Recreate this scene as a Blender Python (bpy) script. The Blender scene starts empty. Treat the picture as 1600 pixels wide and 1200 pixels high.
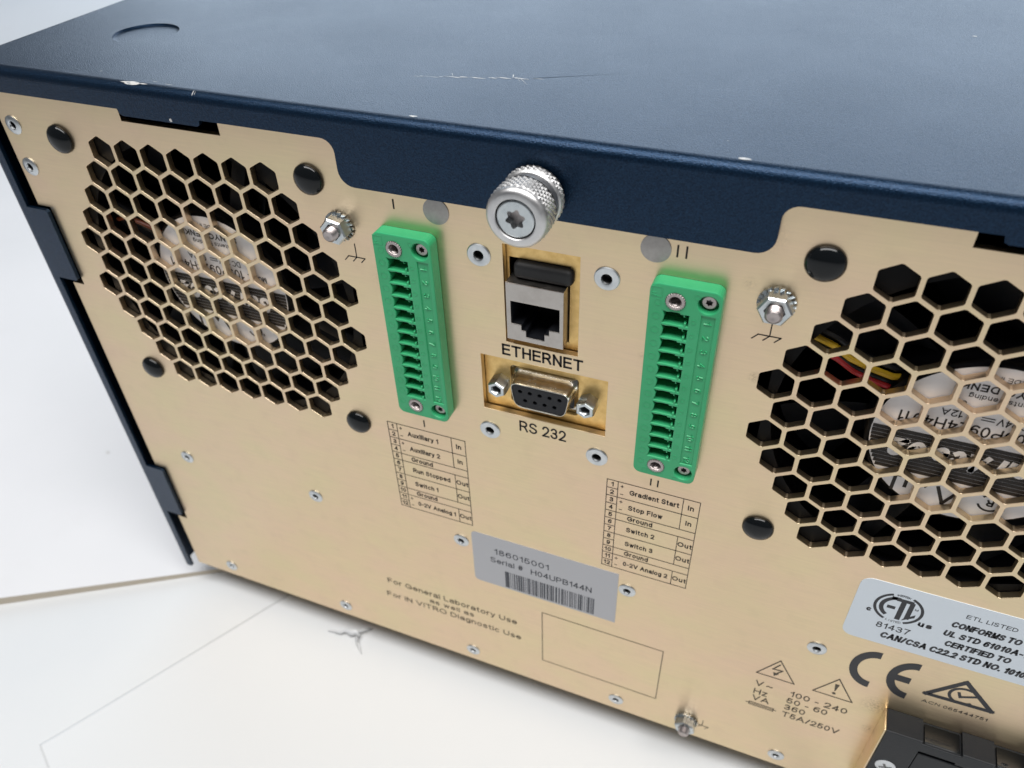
import bpy, bmesh, math, random
from mathutils import Vector, Matrix

S = 0.001            # every number below is in millimetres
TABLE = 174.0        # the table lies 174 mm below the middle of the fans
scene = bpy.context.scene

# ------------------------------------------------------------------ camera
def W(x, y, z): return Vector((x * S, y * S, (z + TABLE) * S))
cam = bpy.data.cameras.new('camera'); cam_o = bpy.data.objects.new('camera', cam)
scene.collection.objects.link(cam_o); scene.camera = cam_o
RX = Vector((0.92781802, 0.37180881, -0.03019818))
RY = Vector((0.21626264, -0.60208945, -0.76858231))
RZ = Vector((-0.30394768, 0.70657378, -0.63903780))
cp = W(158.074, -150.969, 125.926)
cam_o.matrix_world = Matrix(((RX.x, -RY.x, -RZ.x, cp.x), (RX.y, -RY.y, -RZ.y, cp.y), (RX.z, -RY.z, -RZ.z, cp.z), (0, 0, 0, 1)))
cam.sensor_width = 36.0; cam.sensor_fit = 'HORIZONTAL'
cam.lens = 36.0 * 1242.92 / 1600.0
cam.clip_start = 0.01; cam.clip_end = 20.0
cam.dof.use_dof = True; cam.dof.focus_distance = 0.196; cam.dof.aperture_fstop = 19.0

# ------------------------------------------------------------------ light
world = bpy.data.worlds.new('World'); scene.world = world; world.use_nodes = True
bg = world.node_tree.nodes['Background']
bg.inputs[0].default_value = (0.88, 0.93, 1.0, 1); bg.inputs[1].default_value = 0.12
def area(name, loc, target, sx, sy, power, col):
    l = bpy.data.lights.new(name, 'AREA'); l.shape = 'RECTANGLE'; l.size = sx; l.size_y = sy; l.energy = power; l.color = col
    o = bpy.data.objects.new(name, l); scene.collection.objects.link(o); o.location = loc
    o.rotation_euler = (Vector(target) - Vector(loc)).to_track_quat('-Z', 'Y').to_euler()
    return o
area('window_light', (-0.55, 1.65, 0.85), (-0.6, 0.5, 0.0), 3.0, 1.1, 27.0, (0.72, 0.86, 1.0))
area('ceiling_lamp', (0.15, -0.34, 1.33), (0.10, 0.0, 0.1), 1.6, 0.45, 25.0, (1.0, 0.985, 0.97))
scene.view_settings.view_transform = 'Standard'; scene.view_settings.look = 'None'
scene.view_settings.exposure = 0.0; scene.view_settings.gamma = 1.0

# ------------------------------------------------------------------ materials
MATS = {}
def mat(name, col, rough=0.5, metal=0.0, spec=0.5, coat=0.0):
    m = bpy.data.materials.new(name); m.use_nodes = True
    b = m.node_tree.nodes['Principled BSDF']
    b.inputs['Base Color'].default_value = (*col, 1); b.inputs['Roughness'].default_value = rough
    b.inputs['Metallic'].default_value = metal; b.inputs['Specular IOR Level'].default_value = spec
    b.inputs['Coat Weight'].default_value = coat; b.inputs['Coat Roughness'].default_value = 0.1
    MATS[name] = m
    return m
def N(m, t, **kw):
    n = m.node_tree.nodes.new(t)
    for k, v in kw.items(): setattr(n, k, v)
    return n
def L(m, a, b): m.node_tree.links.new(a, b)
def noise(m, scale, detail=3.0, rough=0.55, stretch=None, coord='Object'):
    tc = N(m, 'ShaderNodeTexCoord'); mp = N(m, 'ShaderNodeMapping')
    L(m, tc.outputs[coord], mp.inputs[0])
    if stretch: mp.inputs['Scale'].default_value = stretch
    n = N(m, 'ShaderNodeTexNoise'); n.inputs['Scale'].default_value = scale; n.inputs['Detail'].default_value = detail; n.inputs['Roughness'].default_value = rough
    L(m, mp.outputs[0], n.inputs['Vector'])
    return n
def ramp(m, fac, stops):
    r = N(m, 'ShaderNodeValToRGB'); e = r.color_ramp.elements
    while len(e) < len(stops): e.new(0.5)
    for i, (p, c) in enumerate(stops):
        e[i].position = p; e[i].color = (*c, 1) if len(c) == 3 else c
    L(m, fac, r.inputs[0]); return r
def maprange(m, fac, a, b, c, d):
    r = N(m, 'ShaderNodeMapRange'); r.inputs[1].default_value = a; r.inputs[2].default_value = b; r.inputs[3].default_value = c; r.inputs[4].default_value = d
    L(m, fac, r.inputs[0]); return r
def bsdf(m): return m.node_tree.nodes['Principled BSDF']
def bump(m, h, strength, dist=0.0002):
    b = N(m, 'ShaderNodeBump'); b.inputs['Strength'].default_value = strength; b.inputs['Distance'].default_value = dist
    L(m, h, b.inputs['Height']); L(m, b.outputs[0], bsdf(m).inputs['Normal']); return b
def mixcol(m, fac, a, b, mode='MIX'):
    x = N(m, 'ShaderNodeMix', data_type='RGBA', blend_type=mode)
    if isinstance(fac, float): x.inputs[0].default_value = fac
    else: L(m, fac, x.inputs[0])
    for i, v in ((6, a), (7, b)):
        if isinstance(v, tuple): x.inputs[i].default_value = (*v, 1)
        else: L(m, v, x.inputs[i])
    return x.outputs[2]

# gold chromated sheet: brushed along x, faintly mottled pink and green-yellow
g = mat('gold_sheet', (0.80, 0.62, 0.40), 0.36, 1.0)
big = noise(g, 38, 3.0, 0.5, (1, 1, 1.6))
mott = ramp(g, big.outputs[0], [(0.30, (0.795, 0.605, 0.43)), (0.5, (0.785, 0.622, 0.418)), (0.72, (0.765, 0.638, 0.405))])
streak = noise(g, 1500, 4.0, 0.65, (0.05, 1, 1))
sc_ = ramp(g, streak.outputs[0], [(0.3, (0.925, 0.925, 0.925)), (0.7, (1.0, 1.0, 1.0))])
L(g, mixcol(g, 1.0, mott.outputs[0], sc_.outputs[0], 'MULTIPLY'), bsdf(g).inputs['Base Color'])
L(g, maprange(g, streak.outputs[0], 0.3, 0.7, 0.34, 0.39).outputs[0], bsdf(g).inputs['Roughness'])
bump(g, streak.outputs[0], 0.07, 0.00015)
tv = N(g, 'ShaderNodeCombineXYZ'); tv.inputs[2].default_value = 1.0; L(g, tv.outputs[0], bsdf(g).inputs['Tangent']); bsdf(g).inputs['Anisotropic'].default_value = 0.5
# handling dirt: a few smudges with shapes of their own
col_in = bsdf(g).inputs['Base Color'].links[0].from_socket
tcg = N(g, 'ShaderNodeTexCoord'); dirt = noise(g, 1500, 5.0, 0.75); haze_n = noise(g, 140, 4.0, 0.6); acc = None
for (sx, sz, sr, st_) in ((154.0, 8.5, 1.5, .8), (163.5, 4.0, 1.4, .6), (127.6, 8.0, 1.2, .4), (149.0, 33.0, 1.6, .4), (29.0, 4.0, 3.0, .35), (151, 45, 4.0, .4), (58, 15, 4.0, .3), (207.5, -104.0, 4.0, .8), (209.0, -117.0, 2.2, .8), (163.0, -16.0, 5.0, .25)):
    d_ = N(g, 'ShaderNodeVectorMath', operation='DISTANCE'); L(g, tcg.outputs['Object'], d_.inputs[0]); d_.inputs[1].default_value = (sx * S, 0, sz * S)
    r_ = maprange(g, d_.outputs['Value'], 0.0, sr * S * 1.3, st_, 0.0)
    if acc is None: acc = r_.outputs[0]
    else:
        mx = N(g, 'ShaderNodeMath', operation='MAXIMUM'); L(g, acc, mx.inputs[0]); L(g, r_.outputs[0], mx.inputs[1]); acc = mx.outputs[0]
dm = N(g, 'ShaderNodeMath', operation='MULTIPLY'); L(g, acc, dm.inputs[0]); L(g, maprange(g, dirt.outputs[0], 0.42, 0.68, 0.0, 1.0).outputs[0], dm.inputs[1])
c1 = mixcol(g, dm.outputs[0], col_in, (0.16, 0.11, 0.07))
L(g, mixcol(g, maprange(g, haze_n.outputs[0], 0.52, 0.75, 0.0, 0.10).outputs[0], c1, (0.42, 0.31, 0.22)), bsdf(g).inputs['Base Color'])

g2 = mat('inner_gold_sheet', (0.82, 0.56, 0.22), 0.38, 1.0)
nn = noise(g2, 500, 4.0)
L(g2, ramp(g2, nn.outputs[0], [(0.3, (0.68, 0.45, 0.17)), (0.65, (0.82, 0.57, 0.24))]).outputs[0], bsdf(g2).inputs['Base Color'])
bump(g2, nn.outputs[0], 0.1)

# dark blue fine-textured metallic paint
p = mat('blue_paint', (0.020, 0.052, 0.095), 0.36, 0.85, 0.16, 0.26)
bsdf(p).inputs['Coat Roughness'].default_value = 0.22
fine = noise(p, 3000, 2.0, 0.6)
wide = noise(p, 22, 4.0, 0.6, (1, 1, 1))
L(p, maprange(p, wide.outputs[0], 0.3, 0.7, 0.36, 0.42).outputs[0], bsdf(p).inputs['Roughness'])
base = ramp(p, fine.outputs[0], [(0.3, (0.004, 0.015, 0.036)), (0.7, (0.010, 0.034, 0.076))])
L(p, base.outputs[0], bsdf(p).inputs['Base Color'])
pb = bump(p, fine.outputs[0], 0.46, 0.00024); L(p, pb.outputs[0], bsdf(p).inputs['Coat Normal'])

gr = mat('green_plastic', (0.025, 0.30, 0.115), 0.38, 0.0, 0.45)
gn = noise(gr, 90, 4.0)
L(gr, ramp(gr, gn.outputs[0], [(0.3, (0.040, 0.39, 0.165)), (0.7, (0.030, 0.34, 0.135))]).outputs[0], bsdf(gr).inputs['Base Color'])
bump(gr, noise(gr, 1800, 2.0).outputs[0], 0.08)

mat('black_gloss', (0.004, 0.005, 0.006), 0.10, 0.0, 0.30)
bp = mat('black_plastic', (0.010, 0.011, 0.014), 0.42, 0.0, 0.3)
bump(bp, noise(bp, 1600, 2.0).outputs[0], 0.12)
mat('fan_black', (0.003, 0.003, 0.004), 0.5, 0.0, 0.10)
ip = mat('inlet_plastic', (0.008, 0.010, 0.013), 0.45, 0.0, 0.28)
bump(ip, noise(ip, 1500, 2.0).outputs[0], 0.2)
rb = mat('black_rubber', (0.012, 0.012, 0.013), 0.6)
mat('ink', (0.018, 0.015, 0.015), 0.55, 0.0, 0.3)
mat('ce_ink', (0.020, 0.021, 0.026), 0.40, 0.0, 0.4)
mat('soft_ink', (0.085, 0.070, 0.050), 0.55, 0.0, 0.3)
mat('barcode_ink', (0.030, 0.035, 0.050), 0.45)
wl = mat('white_label', (0.66, 0.72, 0.78), 0.38)
sl = mat('silver_label', (0.43, 0.435, 0.46), 0.34, 0.4)
fl = mat('fan_label', (0.78, 0.74, 0.74), 0.5)
L(fl, ramp(fl, noise(fl, 120, 3.0).outputs[0], [(0.3, (0.72, 0.71, 0.73)), (0.7, (0.82, 0.81, 0.83))]).outputs[0], bsdf(fl).inputs['Base Color'])
def metal(name, c0, c1, r0, r1, sc=350, b=0.06, stretch=None):
    m = mat(name, c0, r0, 1.0); n = noise(m, sc, 4.0, 0.6, stretch)
    L(m, ramp(m, n.outputs[0], [(0.3, c0), (0.7, c1)]).outputs[0], bsdf(m).inputs['Base Color'])
    L(m, maprange(m, n.outputs[0], 0.3, 0.7, r0, r1).outputs[0], bsdf(m).inputs['Roughness'])
    if b: bump(m, n.outputs[0], b)
    return m
metal('zinc', (0.46, 0.50, 0.52), (0.64, 0.67, 0.68), 0.24, 0.38)
metal('aluminium', (0.56, 0.555, 0.56), (0.69, 0.685, 0.68), 0.38, 0.50)
metal('rivet_metal', (0.52, 0.55, 0.57), (0.70, 0.72, 0.73), 0.30, 0.44)
metal('dull_metal', (0.36, 0.32, 0.31), (0.50, 0.45, 0.44), 0.34, 0.48)
metal('tin_plate', (0.40, 0.37, 0.345), (0.52, 0.49, 0.46), 0.28, 0.44, 260)
metal('nickel', (0.46, 0.435, 0.38), (0.62, 0.60, 0.54), 0.16, 0.30, 300)
metal('dark_bore', (0.10, 0.10, 0.10), (0.16, 0.16, 0.16), 0.35, 0.5)
metal('grey_stud', (0.28, 0.265, 0.255), (0.40, 0.38, 0.365), 0.36, 0.5, 420)
cs = mat('chipped_metal', (0.62, 0.62, 0.60), 0.5)
L(cs, ramp(cs, noise(cs, 900, 3.0).outputs[0], [(0.35, (0.26, 0.28, 0.30)), (0.6, (0.56, 0.55, 0.53))]).outputs[0], bsdf(cs).inputs['Base Color'])
mat('scratch_dark', (0.010, 0.024, 0.045), 0.6, 0.0, 0.1)
mat('yellow_wire', (0.62, 0.40, 0.02), 0.4); mat('red_wire', (0.42, 0.012, 0.02), 0.4); mat('brown_wire', (0.20, 0.04, 0.01), 0.4)
mat('screw_white', (0.62, 0.64, 0.66), 0.4, 0.3)
tb = mat('table_white', (0.80, 0.81, 0.82), 0.5)
tn = noise(tb, 7, 5.0)
L(tb, ramp(tb, tn.outputs[0], [(0.3, (0.635, 0.655, 0.67)), (0.7, (0.675, 0.685, 0.69))]).outputs[0], bsdf(tb).inputs['Base Color'])
bw = mat('board_white', (0.82, 0.81, 0.815), 0.55)
bn = noise(bw, 9, 5.0)
L(bw, ramp(bw, bn.outputs[0], [(0.3, (0.69, 0.69, 0.70)), (0.7, (0.725, 0.72, 0.73))]).outputs[0], bsdf(bw).inputs['Base Color'])
mat('board_edge', (0.52, 0.46, 0.37), 0.7)
for m_ in (tb, bw):
    src = bsdf(m_).inputs['Base Color'].links[0].from_socket
    sp_ = noise(m_, 95, 1.0, 0.4); sm_ = noise(m_, 16, 6.0, 0.7)
    c_ = mixcol(m_, maprange(m_, sm_.outputs[0], 0.60, 0.75, 0.0, 0.10).outputs[0], src, (0.52, 0.50, 0.47))
    L(m_, mixcol(m_, maprange(m_, sp_.outputs[0], 0.80, 0.83, 0.0, 0.5).outputs[0], c_, (0.35, 0.32, 0.28)), bsdf(m_).inputs['Base Color'])
pw = mat('paper_white', (0.655, 0.67, 0.68), 0.7)
bump(pw, noise(pw, 60, 4.0).outputs[0], 0.06, 0.001)
fm = mat('clear_film', (0.62, 0.63, 0.64), 0.25)

# ------------------------------------------------------------------ mesh helpers (mm)
POS = {}
def link(name, me, m, parent=None, loc=(0, 0, 0), kind=None, label=None):
    o = bpy.data.objects.new(name, me); scene.collection.objects.link(o)
    if me is not None and m and not me.materials: me.materials.append(MATS[m])
    POS[o.name] = Vector(loc)
    if parent is not None:
        o.parent = parent; l = Vector(loc) - POS[parent.name]; o.location = l * S
    else: o.location = W(*loc)
    if kind: o['kind'] = kind
    if label: o['label'] = label
    return o
def empty(name, loc, parent=None):
    o = link(name, None, None, parent, loc); o.empty_display_size = 0.02; return o

class MB:
    def __init__(self): self.v = []; self.f = []; self.s = []; self.mi = []; self.cur = 0
    def add(self, vs, fs, smooth=False):
        o = len(self.v); self.v += [tuple(v) for v in vs]; self.f += [tuple(i + o for i in f) for f in fs]
        self.s += [smooth] * len(fs); self.mi += [self.cur] * len(fs); return self
    def box(self, x0, x1, y0, y1, z0, z1, bev=0.0, seg=2):
        bm = bmesh.new(); bmesh.ops.create_cube(bm, size=1.0)
        for v in bm.verts: v.co = Vector((x0 + (v.co.x + .5) * (x1 - x0), y0 + (v.co.y + .5) * (y1 - y0), z0 + (v.co.z + .5) * (z1 - z0)))
        if bev: bmesh.ops.bevel(bm, geom=bm.edges[:], offset=bev, segments=seg, profile=0.5, affect='EDGES')
        self.bm(bm, bool(bev)); return self
    def bm(self, bm, smooth=False):
        bm.verts.index_update()
        self.add([v.co.copy() for v in bm.verts], [[v.index for v in f.verts] for f in bm.faces], smooth); bm.free()
    def lathe(self, prof, n=32, c=(0, 0), ph=0.0, smooth=True, radial=None):
        """profile (r, y) turned about the y axis through x=c[0], z=c[1]; open ends closed when r is 0"""
        vs = []; fs = []; rows = []
        for r, y in prof:
            if r < 1e-6: vs.append((c[0], y, c[1])); rows.append([len(vs) - 1])
            else:
                row = []
                for k in range(n):
                    a = ph + 2 * math.pi * k / n; rr = r if radial is None else r * radial(k)
                    vs.append((c[0] + rr * math.cos(a), y, c[1] + rr * math.sin(a))); row.append(len(vs) - 1)
                rows.append(row)
        for a, b in zip(rows[:-1], rows[1:]):
            for k in range(n):
                k2 = (k + 1) % n
                if len(a) == 1 and len(b) == 1: continue
                if len(a) == 1: fs.append((a[0], b[k], b[k2]))
                elif len(b) == 1: fs.append((a[k], b[0], a[k2]))
                else: fs.append((a[k], b[k], b[k2], a[k2]))
        return self.add(vs, fs, smooth)
    def tube(self, pts, r, n=8):
        pts = [Vector(q) for q in pts]; vs = []; fs = []
        for i, q in enumerate(pts):
            t = (pts[min(i + 1, len(pts) - 1)] - pts[max(i - 1, 0)]).normalized()
            a = t.orthogonal().normalized() if i == 0 else (a - t * a.dot(t)).normalized()
            b = t.cross(a)
            for k in range(n):
                th = 2 * math.pi * k / n; vs.append(q + a * (r * math.cos(th)) + b * (r * math.sin(th)))
        for i in range(len(pts) - 1):
            for k in range(n): fs.append((i * n + k, i * n + (k + 1) % n, (i + 1) * n + (k + 1) % n, (i + 1) * n + k))
        fs.append(tuple(range(n))[::-1]); fs.append(tuple((len(pts) - 1) * n + k for k in range(n)))
        return self.add(vs, fs, True)
    def poly(self, pts, y):                        # flat polygon in the panel plane
        return self.add([(x, y, z) for x, z in pts], [tuple(range(len(pts)))])
    def line(self, a, b, w, y):
        a = Vector(a); b = Vector(b); d = (b - a).normalized() * (w / 2); n = Vector((-d.y, d.x))
        q = [a - d + n, a - d - n, b + d - n, b + d + n]
        return self.poly([tuple(v) for v in q], y)
    def path(self, pts, w, y, closed=False):
        pts = list(pts) + ([pts[0]] if closed else [])
        for i, (a, b) in enumerate(zip(pts[:-1], pts[1:])): self.line(a, b, w, y - 0.002 * (i % 2))
        return self
    def arc(self, c, r, w, a0, a1, y, n=28, sx=1.0):
        vs = []; fs = []
        for k in range(n + 1):
            a = math.radians(a0 + (a1 - a0) * k / n)
            for q in (r - w / 2, r + w / 2): vs.append((c[0] + sx * q * math.cos(a), y, c[1] + q * math.sin(a)))
        for k in range(n): fs.append((2 * k, 2 * k + 1, 2 * k + 3, 2 * k + 2))
        return self.add(vs, fs)
    def ribbon(self, pts, w, y, ridge=0.0):
        """stroke of width w along a polyline in the panel plane, mitred; with ridge it is a raised moulded line"""
        pts = [Vector(q) for q in pts]; closed = (pts[0] - pts[-1]).length < 1e-6
        if closed: pts = pts[:-1]
        n = len(pts); vs = []; fs = []
        if not ridge and n > 2:
            idx = [i for i in range(0 if closed else 1, n if closed else n - 1) if (pts[i] - pts[i - 1]).normalized().dot((pts[(i + 1) % n] - pts[i]).normalized()) < 0.45]
            if idx:
                if closed: pts = pts[idx[0]:] + pts[:idx[0] + 1]; idx = [i - idx[0] for i in idx[1:]]
                cut = [0] + idx + [len(pts) - 1]
                for a_, b_ in zip(cut[:-1], cut[1:]): self.ribbon(pts[a_:b_ + 1], w, y)
                return self
        for i, q in enumerate(pts):
            a = pts[i - 1] if (i or closed) else None; b = pts[(i + 1) % n] if (i < n - 1 or closed) else None
            d0 = (q - a).normalized() if a is not None else (b - q).normalized(); d1 = (b - q).normalized() if b is not None else d0
            t = d0 + d1
            t = t.normalized() if t.length > 1e-4 else d0
            nn = Vector((-t.y, t.x)); k = min(1.8, 1.0 / max(0.3, nn.dot(Vector((-d0.y, d0.x)))))
            e = Vector((0, 0))
            if a is None: e = -d1 * (w * .5)
            if b is None: e = d0 * (w * .5)
            for sg in ((-1, 1) if not ridge else (-1, 0, 1)):
                r = q + e + nn * (sg * w / 2 * k); vs.append((r.x, y - (ridge if sg == 0 else 0), r.y))
        m = 3 if ridge else 2
        for i in range(n if closed else n - 1):
            i2 = (i + 1) % n
            for c in range(m - 1): fs.append((i * m + c, i2 * m + c, i2 * m + c + 1, i * m + c + 1))
        return self.add(vs, fs)
    def text(self, s, x0, z0, cap, x1=None, y=-0.05, bold=0.0, align='L', rot=0.0, shear=0.0, ridge=0.0):
        """sans lettering with baseline z0 and capital height cap; stretched to end at x1 when that is given"""
        w = cap * (0.135 + 2.6 * bold); body = cap - w; items = []; pen = 0.0
        for c in s:
            if c == ' ': pen += cap * .36; continue
            bw, st = GLYPH[c]; items.append((pen, st)); pen += bw * body + w + cap * 0.135
        tot = pen - cap * 0.135; k = ((x1 - x0) - w) / (tot - w) if x1 is not None else 1.0
        wid = (tot - w) * k + w; off = {'L': 0, 'C': -wid / 2, 'R': -wid}[align]
        ca, sa = math.cos(math.radians(rot)), math.sin(math.radians(rot))
        for p0, st in items:
            for ln in st:
                pts = []
                for (gx, gy) in ln:
                    t = w / 2 + gy * body; u = (p0 + gx * body) * k + w / 2 + off + shear * t
                    pts.append((x0 + u * ca - t * sa, z0 + u * sa + t * ca))
                self.ribbon(pts, w, y, ridge)
        return self
    def spin180(self, c):
        self.v = [(2 * c[0] - x, y, 2 * c[1] - z) for x, y, z in self.v]; return self
    def mesh(self, name, mats, sharp=35):
        me = bpy.data.meshes.new(name); me.from_pydata([Vector(v) * S for v in self.v], [], self.f)
        for m in ([mats] if isinstance(mats, str) else mats): me.materials.append(MATS[m])
        me.polygons.foreach_set('use_smooth', self.s); me.polygons.foreach_set('material_index', self.mi)
        bm = bmesh.new(); bm.from_mesh(me); bmesh.ops.recalc_face_normals(bm, faces=bm.faces[:]); bm.to_mesh(me); bm.free()
        if any(self.s): me.set_sharp_from_angle(angle=math.radians(sharp))
        me.update(); return me
    def build(self, name, m, parent=None, loc=(0, 0, 0), **kw): return link(name, self.mesh(name, m), None, parent, loc, **kw)
# stroke glyphs: width and centre lines, capital height 1
def ga(cx, cy, rx, ry, a0, a1, n=9): return [(cx + rx * math.cos(math.radians(a0 + (a1 - a0) * k / n)), cy + ry * math.sin(math.radians(a0 + (a1 - a0) * k / n))) for k in range(n + 1)]
XH = 0.72
def go(cx, cy, rx, ry): q = ga(cx, cy, rx, ry, 90, 450, 16); q[-1] = q[0]; return q
GLYPH = {
 'A': (.86, [[(0, 0), (.43, 1), (.86, 0)], [(.15, .33), (.71, .33)]]),
 'B': (.68, [[(0, 0), (0, 1), (.38, 1)] + ga(.38, .765, .26, .235, 90, -90, 7) + [(0, .53)], [(.38, .53)] + ga(.40, .265, .28, .265, 90, -90, 7) + [(0, 0)]]),
 'C': (.82, [ga(.45, .5, .45, .5, 40, 320, 14)]),
 'D': (.76, [[(0, 0), (0, 1), (.28, 1)] + ga(.28, .5, .48, .5, 90, -90, 10) + [(0, 0)]]),
 'E': (.64, [[(.64, 1), (0, 1), (0, 0), (.66, 0)], [(0, .53), (.60, .53)]]),
 'F': (.58, [[(.58, 1), (0, 1), (0, 0)], [(0, .52), (.52, .52)]]),
 'G': (.86, [ga(.45, .5, .45, .5, 40, 325, 14) + [(.86, .22), (.86, .48), (.5, .48)]]),
 'H': (.70, [[(0, 0), (0, 1)], [(.70, 0), (.70, 1)], [(0, .53), (.70, .53)]]),
 'I': (.0, [[(0, 0), (0, 1)]]),
 'K': (.72, [[(0, 0), (0, 1)], [(.68, 1), (0, .33)], [(.24, .56), (.72, 0)]]),
 'L': (.54, [[(0, 1), (0, 0), (.54, 0)]]),
 'M': (.84, [[(0, 0), (0, 1), (.42, .05), (.84, 1), (.84, 0)]]),
 'N': (.70, [[(0, 0), (0, 1), (.70, 0), (.70, 1)]]),
 'O': (.92, [go(.46, .5, .46, .5)]),
 'P': (.64, [[(0, 0), (0, 1), (.38, 1)] + ga(.38, .73, .27, .27, 90, -90, 8) + [(0, .46)]]),
 'R': (.72, [[(0, 0), (0, 1), (.40, 1)] + ga(.40, .74, .27, .26, 90, -90, 8) + [(0, .48)], [(.36, .48), (.54, .34), (.72, 0)]]),
 'S': (.68, [ga(.34, .755, .31, .245, 20, 200, 9) + [(.12, .60), (.56, .44)] + ga(.34, .26, .34, .26, 20, -165, 9)]),
 'T': (.76, [[(0, 1), (.76, 1)], [(.38, 1), (.38, 0)]]),
 'U': (.70, [[(0, 1), (0, .34)] + ga(.35, .34, .35, .34, 180, 360, 10) + [(.70, 1)]]),
 'V': (.82, [[(0, 1), (.41, 0), (.82, 1)]]),
 'Y': (.80, [[(0, 1), (.40, .44), (.80, 1)], [(.40, .44), (.40, 0)]]),
 'a': (.54, [ga(.27, .50, .25, .22, 165, 0, 7) + [(.52, .12), (.58, 0)], [(.52, .42)] + [(.25, .38)] + ga(.22, .19, .22, .19, 95, 270, 7) + [(.36, .02), (.52, .16)]]),
 'b': (.54, [[(0, 1), (0, 0)], go(.27, XH / 2, .27, XH / 2)]),
 'c': (.50, [ga(.27, XH / 2, .27, XH / 2, 45, 315, 10)]),
 'd': (.54, [[(.54, 1), (.54, 0)], go(.27, XH / 2, .27, XH / 2)]),
 'e': (.56, [[(.0, .37), (.56, .37)] + ga(.28, XH / 2, .28, XH / 2, 3, 322, 13)]),
 'f': (.28, [[(.28, 1), (.2, 1), (.13, .9), (.13, 0)], [(0, XH), (.27, XH)]]),
 'g': (.54, [go(.27, XH / 2, .27, XH / 2), [(.54, XH), (.54, -.06)] + ga(.28, -.08, .26, .18, 0, -150, 7)]),
 'h': (.48, [[(0, 1), (0, 0)], [(0, .44)] + ga(.24, .48, .24, .24, 180, 0, 7) + [(.48, 0)]]),
 'i': (.0, [[(0, 0), (0, XH)], [(0, .95), (0, 1.0)]]),
 'k': (.46, [[(0, 1), (0, 0)], [(.44, XH), (0, .28)], [(.16, .43), (.46, 0)]]),
 'l': (.0, [[(0, 0), (0, 1)]]),
 'm': (.82, [[(0, XH), (0, 0)], [(0, .46)] + ga(.21, .50, .2, .22, 180, 0, 6) + [(.41, 0)], [(.41, .46)] + ga(.62, .50, .2, .22, 180, 0, 6) + [(.82, 0)]]),
 'n': (.48, [[(0, XH), (0, 0)], [(0, .44)] + ga(.24, .48, .24, .24, 180, 0, 7) + [(.48, 0)]]),
 'o': (.56, [go(.28, XH / 2, .28, XH / 2)]),
 'p': (.54, [[(0, XH), (0, -.27)], go(.27, XH / 2, .27, XH / 2)]),
 'r': (.26, [[(0, XH), (0, 0)], [(0, .42)] + ga(.26, .44, .26, .27, 180, 85, 5)]),
 's': (.48, [ga(.24, .535, .22, .185, 25, 200, 7) + [(.10, .41), (.40, .31)] + ga(.24, .185, .24, .185, 30, -160, 7)]),
 't': (.28, [[(.11, .93), (.11, .12), (.17, .01), (.28, 0)], [(0, XH), (.28, XH)]]),
 'u': (.48, [[(0, XH), (0, .24)] + ga(.24, .24, .24, .24, 180, 360, 7), [(.48, XH), (.48, 0)]]),
 'w': (.74, [[(0, XH), (.19, 0), (.37, XH * .95), (.55, 0), (.74, XH)]]),
 'x': (.50, [[(0, XH), (.50, 0)], [(.50, XH), (0, 0)]]),
 'y': (.52, [[(0, XH), (.26, .02)], [(.52, XH), (.22, -.14), (.12, -.25), (.02, -.25)]]),
 'z': (.46, [[(0, XH), (.46, XH), (0, 0), (.48, 0)]]),
 '0': (.56, [go(.28, .5, .28, .5)]),
 '1': (.26, [[(0, .76), (.16, .82), (.26, 1), (.26, 0)]]),
 '2': (.56, [ga(.28, .72, .28, .28, 170, -10, 8) + [(.46, .46), (.0, 0), (.58, 0)]]),
 '3': (.56, [ga(.27, .755, .25, .245, 160, -80, 8) + [(.22, .53), (.32, .52)] + ga(.28, .27, .28, .27, 75, -165, 9)]),
 '4': (.60, [[(.44, 0), (.44, 1), (0, .30), (.60, .30)]]),
 '5': (.56, [[(.50, 1), (.10, 1), (.04, .50), (.10, .56)] + ga(.27, .32, .29, .32, 110, -160, 10)]),
 '6': (.56, [ga(.34, .55, .33, .45, 50, 175, 8) + [(.0, .36)], go(.28, .32, .28, .32)]),
 '7': (.56, [[(0, 1), (.56, 1), (.34, .55), (.20, 0)]]),
 '8': (.56, [go(.28, .765, .24, .235), go(.28, .27, .28, .27)]),
 '9': (.56, [ga(.22, .45, .33, .45, 230, 355, 8) + [(.56, .64)], go(.28, .68, .28, .32)]),
 '-': (.28, [[(0, .38), (.28, .38)]]), '.': (.0, [[(0, 0), (0, .02)]]), '/': (.34, [[(0, 0), (.34, 1)]]),
 '#': (.60, [[(.12, 0), (.22, 1)], [(.38, 0), (.48, 1)], [(0, .33), (.56, .33)], [(.04, .67), (.60, .67)]]),
 '~': (.56, [[(0, .36), (.12, .46), (.24, .45), (.34, .37), (.46, .36), (.56, .46)]]),
}

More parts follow.
